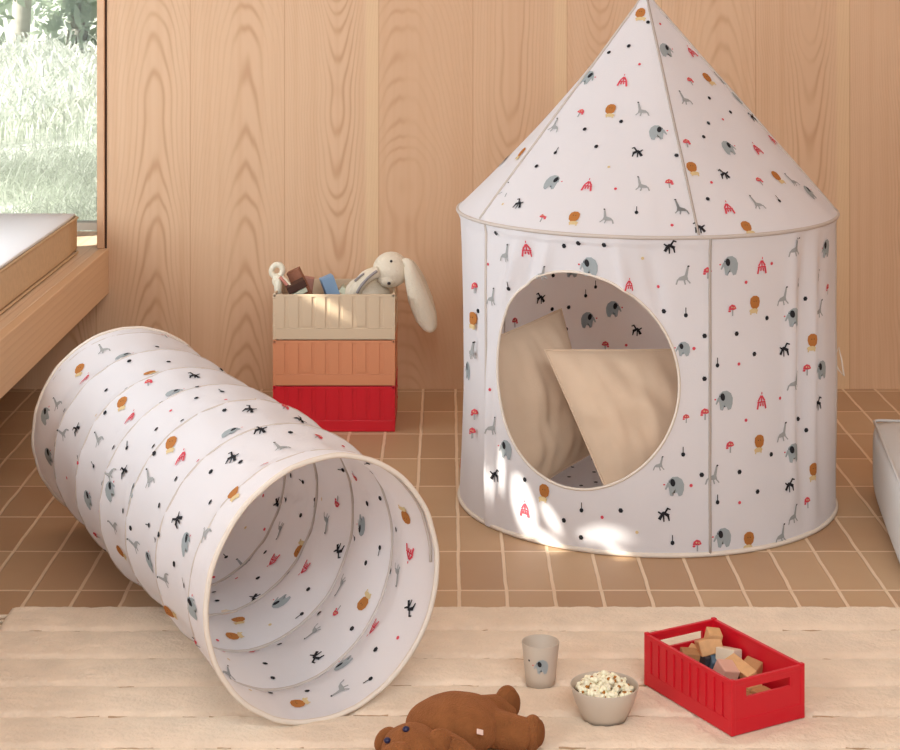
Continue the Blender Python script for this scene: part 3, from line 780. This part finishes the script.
# plush rabbit hanging over the rim
bp_ = W(366, 300, 5.58)
bun = empty('plush_rabbit', (bp_.x, bp_.y, FLZ), 'cream plush rabbit slumped in the top crate, long ear hanging over its side', 'plush toy')
obj('body', merge(ellipsoid(W(367, 294, 5.58), (.070, .065, .055), noise_amp=.004, nsc=18), ellipsoid(W(360, 309, 5.58), (.082, .07, .055))), M_bunny, bun, world=True, smooth=True)
head = obj('head', ellipsoid(W(391, 269.5, 5.55), (.056, .05, .055), Matrix.Rotation(.3, 3, 'Y'), noise_amp=.002, nsc=20), M_bunny, bun, world=True, smooth=True)
obj('muzzle', ellipsoid(W(388, 279, 5.525), (.028, .024, .022)), M_bunny, bun, world=True, smooth=True)
obj('eye', ellipsoid(W(391.2, 261.2, 5.501), (.0042, .003, .0042)), M_bunnydark, bun, world=True, smooth=True)
obj('nose', ellipsoid(W(389, 283.5, 5.500), (.0055, .004, .0045)), M_bunnydark, bun, world=True, smooth=True)
def ear(p, wds, th, fold=.25):
    """flat long ear following points p with half widths wds"""
    v, f = [], []; n = 12
    for i, c in enumerate(p):
        c = Vector(c); a = Vector(p[max(0, i-1)]); bb = Vector(p[min(len(p)-1, i+1)]); d = (bb-a).normalized()
        side = Vector((0, 1, 0)).cross(d).normalized(); nrm = side.cross(d)
        for k in range(n):
            t = 2*PI*k/n; x, y = math.cos(t), math.sin(t)
            v.append(c+side*wds[i]*x+Vector((0, -1, 0))*(th*y*min(1, wds[i]/.02)-fold*wds[i]*x*x))
    for i in range(len(p)-1):
        for k in range(n): f.append((i*n+k, i*n+(k+1) % n, (i+1)*n+(k+1) % n, (i+1)*n+k))
    f.append(tuple(range(n))[::-1]); f.append(tuple((len(p)-1)*n+k for k in range(n)))
    return v, f, None
def spline(ps, n):
    ps = [Vector(p) for p in ps]; o = []
    for i in range(len(ps)-1):
        p0, p1, p2, p3 = ps[max(0, i-1)], ps[i], ps[i+1], ps[min(len(ps)-1, i+2)]
        for k in range(n):
            t = k/n; o.append(.5*((2*p1)+(p2-p0)*t+(2*p0-5*p1+4*p2-p3)*t*t+(3*p1-p0-3*p2+p3)*t**3))
    return o+[ps[-1]]
def lerpl(vals, n):
    o = []
    for i in range(len(vals)-1):
        for k in range(n): t = k/n; o.append(vals[i]*(1-t)+vals[i+1]*t)
    return o+[vals[-1]]
ep = spline([W(401, 262, 5.53), W(408, 264, 5.515), W(413, 279, 5.51), W(419, 299, 5.51), W(426, 317, 5.515), W(430.5, 328, 5.52), W(432, 332, 5.52)], 5)
obj('ear', ear(ep, lerpl([.006, .017, .026, .034, .034, .022, .006], 5), .014), M_bunny, bun, world=True, smooth=True)
ep = spline([W(401, 262, 5.58), W(409, 264, 5.61), W(417, 278, 5.63), W(424, 300, 5.64), W(430, 316, 5.64), W(433, 324, 5.64)], 5)
obj('ear', ear(ep, lerpl([.006, .016, .022, .028, .022, .006], 5), .012), M_bunny, bun, world=True, smooth=True)
arm = obj('arm', merge(tube(spline([W(378, 272, 5.52), W(366, 277, 5.51), W(356, 290, 5.52), W(352, 300, 5.54)], 5), lerpl([.018, .020, .019, .014], 5), 12)), M_bunny, bun, world=True, smooth=True)
obj('arm_stripe', tube(spline([W(377, 271, 5.495), W(369, 277, 5.49), W(361, 286, 5.495), W(357, 293, 5.50)], 4), .0042, 8), M_stripe, bun, world=True, smooth=True)
obj('arm_stripe', tube(spline([W(364, 273.5, 5.495), W(359, 277, 5.493), W(355, 281, 5.498)], 4), .003, 8), M_stripe, bun, world=True, smooth=True)

# blocks in the red crate on the rug
BL = [  # px, py, z, size, yaw, tilt, material, label
 (678, 648, .070, (.046, .026, .022), .2, .2, M_tan2, 'small tan block by the left wall of the red crate'),
 (686, 652, .058, (.03, .028, .03), .7, .3, M_choc, 'dark brown block half hidden at the left of the red crate'),
 (697, 656, .066, (.038, .026, .03), -.5, .35, M_tan, 'pale beech block against the near side of the red crate'),
 (702, 649, .071, (.05, .022, .022), -.9, .25, M_bluegrey, 'blue-grey block lying over others in the red crate'),
 (709, 646, .088, (.046, .034, .03), .2, -.3, M_tan, 'wide beech block on top, left of the upright one in the crate'),
 (723, 641, .090, (.028, .028, .056), .15, .25, M_tan, 'tallest upright beech block near the back of the red crate'),
 (708, 661, .062, (.036, .03, .028), .5, .1, M_char, 'charcoal block in the shadow at the near side of the crate'),
 (716, 664, .060, (.028, .026, .026), .1, .4, M_bluegrey, 'small blue-grey block beside the charcoal block in the crate'),
 (725, 660, .060, (.05, .02, .02), -.8, .2, M_char, 'long charcoal bar crossing the middle of the block pile'),
 (731, 655, .080, (.044, .028, .028), -.8, -.2, M_cream, 'cream painted block at the middle of the pile in the crate'),
 (726, 672, .072, (.036, .036, .032), .4, .35, M_pinkc, 'pale pink cube at the near side of the red crate'),
 (737, 677, .058, (.03, .026, .026), .3, .2, M_choc, 'dark brown block right of the pale pink cube'),
 (744, 668, .076, (.066, .024, .020), -1.0, .35, M_tan, 'long flat beech plank leaning towards the crate handle'),
 (760, 668, .072, (.034, .036, .03), -.6, .3, M_tan2, 'oak block at the right end under the crate handle'),
 (741, 655, .058, (.034, .03, .03), .3, .1, M_tan2, 'oak block low behind the cream block in the crate'),
 (752, 660, .050, (.034, .03, .03), .9, 0, M_tan, 'beech block low by the far side of the crate'),
]
Mr = Matrix.Rotation(rz, 3, 'Z'); Mi = Mr.transposed()
for px, py, z, size, yaw, tilt, m, lab in BL:
    p = Mi @ (WZ(px, py, z)-rc.location)
    mx, my = .130-max(size)*.6, .079-max(size)*.6
    p = rc.location+Mr @ Vector((max(-mx, min(mx, p.x)), max(-my, min(my, p.y)), p.z))
    block('toy_block', lab, p, size, (tilt, tilt*.6, yaw), m, 'wooden blocks in the red crate')
# a lower layer that carries the pile
Mr = Matrix.Rotation(rz, 3, 'Z')
for i in range(4):
    for j in range(3):
        c = rc.location+Mr @ Vector((-.08+.05*i, -.045+.045*j, .021))
        block('toy_block', 'wooden block at the bottom of the red crate under the others', c, (.045, .036, .026), (0, 0, rz+random.uniform(-.15, .15)), random.choice([M_tan, M_tan2, M_char, M_bluegrey]), 'wooden blocks in the red crate')

# ================================================================== cup, bowl
cp = WZ(540.5, 683.5, .02)
cup = empty('cup', (cp.x, cp.y, .0195), 'taupe cup with a small elephant print standing on the rug', 'cup')
ch = .083
cupd = lathe([(0, .0), (.026, 0), (.0285, .002), (.0300, .02), (.0365, ch-.001), (.0362, ch), (.0352, ch), (.0345, ch-.002), (.0278, .01), (.0, .006)])
rc_ = lambda z: .0285+.0015*(z-.002)/.018 if z < .02 else .03+.0065*(z-.02)/(ch-.021)
S_cup = lambda th, z: Vector((rc_(z)*math.sin(th), -rc_(z)*math.cos(th), z))
cc = Cloth(S_cup, offs=.0005, double=False, scale=.62)
cc.motif('elephant', .0, .046, 0); cc.motif('dot', -.75, .055, 0, scale=.6); cc.motif('giraffe', 2.2, .04, 0)
off = len(cupd[0]); obj('cup_body', (cupd[0]+cc.v, cupd[1]+[tuple(i+off for i in q) for q in cc.f], [0]*len(cupd[1])+cc.mi), [M_cup]+PRINTS, cup, smooth=True)
bw = WZ(604.5, 719, .02)
bowl = empty('snack_bowl', (bw.x, bw.y, .0195), 'small taupe bowl filled with popcorn on the rug', 'bowl')
bh = .065
obj('bowl_body', lathe([(0, 0), (.034, 0), (.040, .003), (.046, .015), (.055, .035), (.0635, bh-.001), (.0632, bh), (.0618, bh), (.061, bh-.002), (.051, .030), (.041, .011), (.032, .006), (0, .005)]), M_cup, bowl, smooth=True)
random.seed(11)
v, f, mi = [], [], []
ico = bmesh.new(); bmesh.ops.create_icosphere(ico, subdivisions=2, radius=1); ico.verts.ensure_lookup_table()
icv = [x.co.copy() for x in ico.verts]; icf = [tuple(q.index for q in fc.verts) for fc in ico.faces]; ico.free()
bc = Vector((bw.x, bw.y, 0))
for k in range(150):
    lay = k/120; rr = .0485*math.sqrt(random.random()); a = random.uniform(0, 2*PI)
    zc = .0195+.054+.024*(1-(rr/.056)**2)*random.uniform(.3, 1)-.004*(k % 3)*(rr < .042)
    c = bc+Vector((rr*math.cos(a), rr*math.sin(a), zc))
    for q in range(5):
        d = Vector((random.gauss(0, 1), random.gauss(0, 1), random.gauss(0, .8))).normalized()*.0052
        r = random.uniform(.0034, .0055); o = len(v); hull = q == 4
        if hull: r *= .8
        sx = Vector((random.uniform(.8, 1.2), random.uniform(.8, 1.2), random.uniform(.7, 1.1)))
        for p in icv:
            n = 1+.25*noise.noise((p+d*500+Vector((k, q, 0)))*1.6)
            v.append(c+d+Vector((p.x*sx.x, p.y*sx.y, p.z*sx.z))*r*n)
        for t in icf: f.append(tuple(i+o for i in t)); mi.append(1 if hull else 0)
pc = obj('popcorn', (v, f, mi), [M_corn, M_hull], smooth=True)
tag(pc, 'heap of popcorn filling the small taupe bowl', 'popcorn', kind='stuff')

# ================================================================== teddy bear
bc = WZ(462, 742, .02)
ted = empty('teddy_bear', (.03, 3.20, .02), 'brown plush teddy bear lying on its back at the rug front', 'teddy bear')
def Rz(a): return Matrix.Rotation(a, 3, 'Z')
obj('body', ellipsoid((.012, 3.205, .069), (.088, .076, .051), Rz(.3), 60, 40, .003, 25), M_teddy, ted, world=True, smooth=True)
hc = Vector((-.062, 3.10, .066))
obj('head', ellipsoid(hc, (.052, .054, .046), Rz(.4), 36, 24, .003, 25), M_teddy, ted, world=True, smooth=True)
obj('muzzle', ellipsoid(hc+Vector((-.022, -.040, .014)), (.026, .023, .020), None, 24, 16, .001, 40), M_teddy, ted, world=True, smooth=True)
obj('nose', ellipsoid(hc+Vector((-.030, -.060, .020)), (.010, .007, .005)), M_navy, ted, world=True, smooth=True)
for e in ((-.010, -.012, .0445), (-.042, -.014, .026)):
    obj('eye', ellipsoid(hc+Vector(e), (.0062, .0062, .005)), M_navy, ted, world=True, smooth=True)
for e in ((-.044, .034, .004), (.046, -.008, .020)):
    obj('ear', ellipsoid(hc+Vector(e), (.025, .014, .024), Rz(.6), 24, 16, .0015, 40), M_teddy, ted, world=True, smooth=True)
def limb(p, r, name):
    sp = spline(p, 6); rr = lerpl(r, 6)
    sp = [sp[0]-(sp[1]-sp[0]).normalized()*r[0]*.5]+sp+[sp[-1]+(sp[-1]-sp[-2]).normalized()*r[-1]*.5]; rr = [.001]+rr+[.001]
    return obj(name, tube(sp, rr, 18), M_teddy, ted, world=True, smooth=True)
limb([(-.046, 3.225, .062), (-.042, 3.252, .063), (-.028, 3.275, .050), (-.015, 3.29, .040)], [.018, .023, .022, .016], 'arm')
limb([(-.01, 3.13, .075), (.02, 3.10, .068), (.045, 3.085, .052), (.06, 3.08, .045)], [.018, .020, .019, .015], 'arm')
l1 = limb([(.05, 3.235, .072), (.09, 3.262, .066), (.105, 3.275, .062)], [.034, .032, .027], 'leg')
l2 = limb([(.055, 3.205, .070), (.10, 3.20, .060), (.140, 3.20, .052)], [.036, .032, .028], 'leg')
f1 = obj('foot', ellipsoid((.106, 3.275, .076), (.018, .029, .034), Rz(-.75), 28, 20, .001, 40), M_teddy, ted, world=True, smooth=True)
obj('sole', ellipsoid((.1150, 3.2675, .078), (.0125, .021, .026), Rz(-.75), 24, 16), M_teddy2, f1, smooth=True)
f2 = obj('foot', ellipsoid((.150, 3.205, .054), (.019, .026, .032), Rz(-.3), 28, 20, .001, 40), M_teddy, ted, world=True, smooth=True)
obj('sole', ellipsoid((.1602, 3.2018, .055), (.012, .019, .024), Rz(-.3), 24, 16), M_teddy2, f2, smooth=True)
for ff in (f1, f2):
    for chd in ff.children: chd.location = -Vector(ted.location)
tp = W(480, 732, 3.126)
tag_o = obj('sewn_tag', boxes(((-.0065, -.0012, -.0045), (.0065, .0012, .0045), .0006)), M_tag, ted)
tag_o.location = tp-Vector(ted.location); tag_o.rotation_euler = (-.6, .4, .5)
tag_o['label'] = 'small pale pink tag'

# ================================================================== white pouf at the right
pf = empty('floor_pouf', (1.437, 4.416, 0), 'low white canvas floor pouf at the right edge of the tiles', 'pouf')
pf.rotation_euler = (0, 0, -.13)
obj('pouf_cover', soft_box((-.345, -.40, .002), (.40, .40, .192), .02, 4, .014, 14), M_pouf, pf, smooth=True)
ringp = [(-.343, -.39), (-.343, .39), (-.33, .40), (.39, .40), (.40, .39), (.40, -.39), (.39, -.40), (-.33, -.40)]
obj('piping', tube([(x, y, .188) for x, y in ringp], .004, 8, closed=True), M_pouf, pf, smooth=True)

# ================================================================== garden outside
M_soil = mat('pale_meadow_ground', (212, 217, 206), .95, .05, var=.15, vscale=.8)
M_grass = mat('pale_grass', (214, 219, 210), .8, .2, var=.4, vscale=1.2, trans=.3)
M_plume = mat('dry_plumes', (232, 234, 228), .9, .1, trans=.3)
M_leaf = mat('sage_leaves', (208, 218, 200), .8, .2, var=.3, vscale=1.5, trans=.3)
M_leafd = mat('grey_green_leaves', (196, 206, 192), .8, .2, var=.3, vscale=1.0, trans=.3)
M_bark = mat('grey_bark', (168, 164, 154), .9, .1, var=.2, vscale=10)
v, f = [], []
gx, gy = 40, 40
def ground(x, y): return -.25+.045*max(0, y-9)+.12*noise.noise((x*.3, y*.3, 0))
for j in range(gy+1):
    for i in range(gx+1):
        x, y = -16+26*i/gx, 6.6+36*j/gy; v.append((x, y, ground(x, y)-(.05 if j == 0 else 0)))
for j in range(gy):
    for i in range(gx): a = j*(gx+1)+i; f.append((a, a+1, a+gx+2, a+gx+1))
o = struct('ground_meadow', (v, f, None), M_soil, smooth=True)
random.seed(5)
def blades(n, xr, yr, hr, w, bend, plume):
    v, f, mi = [], [], []
    for _ in range(n):
        y = random.uniform(*yr); x = random.uniform(*xr)
        cl = noise.noise((x*1.3, y*1.3, 3)); 
        if cl < -.25: continue
        h = random.uniform(*hr)*(1+.5*cl); a = random.uniform(0, 2*PI); b_ = random.uniform(.2, 1)*bend*h
        base = Vector((x, y, ground(x, y)-.03)); d = Vector((math.cos(a), math.sin(a), 0)); sd = Vector((-d.y, d.x, 0))
        sd = (sd+Vector((1, 0, 0))*.8).normalized()
        o = len(v); m = 4
        for k in range(m+1):
            t = k/m; p = base+Vector((0, 0, h*(t-.28*bend*t*t)))+d*b_*t*t
            ww = w*(1-t)**.7*.5+.0006
            if plume and t > .7: ww = w*1.1
            v.append(p-sd*ww); v.append(p+sd*ww)
        for k in range(m):
            f.append((o+2*k, o+2*k+1, o+2*k+3, o+2*k+2)); mi.append(1 if (plume and k == m-1) else 0)
    return v, f, mi
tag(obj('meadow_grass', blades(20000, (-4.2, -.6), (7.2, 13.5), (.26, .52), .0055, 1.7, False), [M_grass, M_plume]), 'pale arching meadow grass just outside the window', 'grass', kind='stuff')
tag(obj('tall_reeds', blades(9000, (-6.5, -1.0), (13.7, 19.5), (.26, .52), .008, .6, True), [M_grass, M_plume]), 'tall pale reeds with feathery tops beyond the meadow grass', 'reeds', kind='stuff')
def tree(x, y, h, cr, lab, seed, leafm, name='garden_tree', nleaf=1500):
    random.seed(seed); z = ground(x, y)
    t = empty(name, (x, y, z), lab, 'tree')
    tr = [(0, 0, -.1), (.06, 0, h*.3), (-.05, .05, h*.6), (.03, 0, h*.95)]
    obj('trunk', tube(spline(tr, 5), lerpl([.13, .11, .08, .03], 5), 10), M_bark, t, smooth=True)
    v, f = [], []
    blobs = [(random.gauss(0, cr*.4), random.gauss(0, cr*.4), random.uniform(h*.12, h), random.uniform(.35, .6)*cr) for _ in range(11)]
    for _ in range(nleaf):
        bx, by, bz, br = random.choice(blobs)
        d = Vector((random.gauss(0, 1), random.gauss(0, 1), random.gauss(0, 1))).normalized()*br*random.uniform(.5, 1)
        c = Vector((bx, by, bz))+d; s = random.uniform(.06, .12)
        a = Vector((random.gauss(0, 1), random.gauss(0, 1), random.gauss(0, 1))).normalized(); bb = a.orthogonal().normalized()
        o = len(v); v += [c-a*s, c+bb*s*.45, c+a*s, c-bb*s*.45]; f.append((o, o+1, o+2, o+3))
    obj('foliage', (v, f, None), leafm, t)
    return t
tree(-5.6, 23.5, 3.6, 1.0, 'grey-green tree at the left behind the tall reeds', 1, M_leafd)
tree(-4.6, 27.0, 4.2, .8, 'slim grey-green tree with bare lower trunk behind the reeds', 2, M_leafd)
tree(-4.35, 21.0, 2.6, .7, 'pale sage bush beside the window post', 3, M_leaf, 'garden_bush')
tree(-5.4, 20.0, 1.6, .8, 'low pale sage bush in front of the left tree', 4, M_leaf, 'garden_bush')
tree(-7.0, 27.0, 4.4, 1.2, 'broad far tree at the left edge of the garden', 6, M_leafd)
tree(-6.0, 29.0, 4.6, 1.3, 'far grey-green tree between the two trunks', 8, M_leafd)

# ================================================================== light
SUN = Vector((.78, .33, -.55)).normalized()
# unseen tree added outside the left window; its gaps shape the sun patches
random.seed(21)
side = SUN.cross(Vector((0, 0, 1))).normalized(); upv = side.cross(SUN).normalized()
gaps = []
def gap(pt, rx, ry, rot=0): gaps.append((Vector(pt), rx, ry, rot))
gap(W(501, 470, 4.50), .010, .055, .05); gap(W(519, 503, 4.44), .030, .058, .35); gap(W(489, 482, 4.53), .007, .075, .0)
gap(W(546, 541, 4.38), .055, .012, -.15); gap(W(584, 523, 4.31), .058, .011, .7); gap(W(612, 550, 4.30), .07, .006, -.1); gap(W(540, 512, 4.38), .012, .03, .9)
gap((-.40, 5.45, .405), .035, .014)
gap((-1.3, 6.2, .47), .16, .12)
tr_root = Vector((-3.6, 3.9, 0))
lt = empty('garden_tree', tr_root, 'unseen leafy screen outside the left window, shaping the sun patches', 'tree')
tag(lt)
v, f = [], []
c0 = Vector((WL, 4.45, 1.55))-SUN*1.7
def leaf(p, sz):
    a = random.uniform(0, 2*PI)
    e1 = side*math.cos(a)+upv*math.sin(a)+SUN*random.uniform(-.3, .3); e2 = e1.cross(SUN)
    o = len(v); v.extend([p-e1*sz, p+e2*sz*.8, p+e1*sz, p-e2*sz*.8]); f.append((o, o+1, o+2, o+3))
def clear(p):                                        # how far outside the nearest gap between the leaves
    best = 9
    for g, rx, ry, rot in gaps:
        d = p-g; a, b2 = d.dot(side), d.dot(upv); a, b2 = a*math.cos(rot)+b2*math.sin(rot), -a*math.sin(rot)+b2*math.cos(rot)
        n = math.hypot(a/rx, b2/ry); best = min(best, (n-1)*math.hypot(a, b2)/max(n, 1e-6))
    return best
def leaves(u0, u1, w0, w1, step, smax, jit):
    for iu in range(int((u1-u0)/step)):
        for iw in range(int((w1-w0)/step)):
            p = c0+side*(u0+iu*step+random.uniform(-jit, jit))+upv*(w0+iw*step+random.uniform(-jit, jit))+SUN*random.uniform(-.12, .12)
            c = clear(p)
            if c > .004 and (smax > .02 or c < .06): leaf(p, min(smax, max(.006, c*.9)))
leaves(-2.6, 2.6, -2.0, 2.0, .027, .044, .01)
for g, rx, ry, rot in gaps:
    uu, ww = (g-c0).dot(side), (g-c0).dot(upv); m = max(rx, ry)+.06
    leaves(uu-m, uu+m, ww-m, ww+m, .0075, .011, .003)
v = [p-tr_root for p in v]
M_leafo = mat('opaque_leaves', (110, 134, 84), .7, .2)
obj('foliage', (v, f, None), M_leafo, lt)
obj('trunk', tube([(0, 0, -.3), (.05, 0, 1.2), (0, .1, 2.4), (.1, 0, 3.2)], [.12, .1, .08, .04], 10), M_bark, lt, smooth=True)
for side_y in (-.7, .6):
    obj('branch', tube([(0.02, 0, 1.6), (.1, side_y*.6, 2.0), (.15, side_y*1.6, 2.4)], [.05, .04, .02], 8), M_bark, lt, smooth=True)

def light(name, kind, loc, aim, energy, col, **k):
    l = bpy.data.lights.new(name, kind); l.energy = energy; l.color = col
    for a, b_ in k.items(): setattr(l, a, b_)
    o = bpy.data.objects.new(name, l); C.objects.link(o); o.location = loc
    o.rotation_euler = Vector(aim).to_track_quat('-Z', 'Y').to_euler(); return o
light('sun', 'SUN', (-6, 0, 5), SUN, 10, (1, .95, .88), angle=.007)
light('window_daylight', 'AREA', (WL+.03, 4.1, 1.12), (1, 0, -.05), 36, (.82, .92, 1), shape='RECTANGLE', size=2.4, size_y=.85)
light('side_fill_light', 'AREA', (WL+.03, .9, 1.35), (1, .75, -.1), 56, (.82, .92, 1), shape='RECTANGLE', size=2.2, size_y=1.0)  # added fill in front of the solid left wall, no window here
light('overhead_fill_light', 'AREA', (.3, 4.7, 2.86), (0, 0, -1), 10, (.84, .93, 1), shape='RECTANGLE', size=3.0, size_y=2.2)  # added overhead fill under the closed ceiling, to brighten the upper wall
light('front_fill_light', 'AREA', (.6, .3, 2.6), (-.1, 4.4, -2.1), 96, (.84, .93, 1), shape='RECTANGLE', size=2.4, size_y=1.2)  # added fill high at the front, for the sides facing the camera
wd = bpy.data.worlds.new('World'); bpy.context.scene.world = wd; wd.use_nodes = True
bg = wd.node_tree.nodes['Background']; bg.inputs[0].default_value = (.86, .94, 1, 1); bg.inputs[1].default_value = .17

cam = bpy.data.cameras.new('camera'); co = bpy.data.objects.new('camera', cam); C.objects.link(co)
co.location = (0, 0, CAMH); co.rotation_euler = (PI/2, 0, 0)
cam.sensor_width = 36; cam.lens = 72; cam.shift_x = 2/900; cam.shift_y = -415/900
cam.clip_end = 200
sc = bpy.context.scene; sc.camera = co
sc.view_settings.view_transform = 'Standard'; sc.view_settings.look = 'None'
sc.view_settings.exposure = .25; sc.view_settings.gamma = 1; sc.view_settings.use_curve_mapping = False
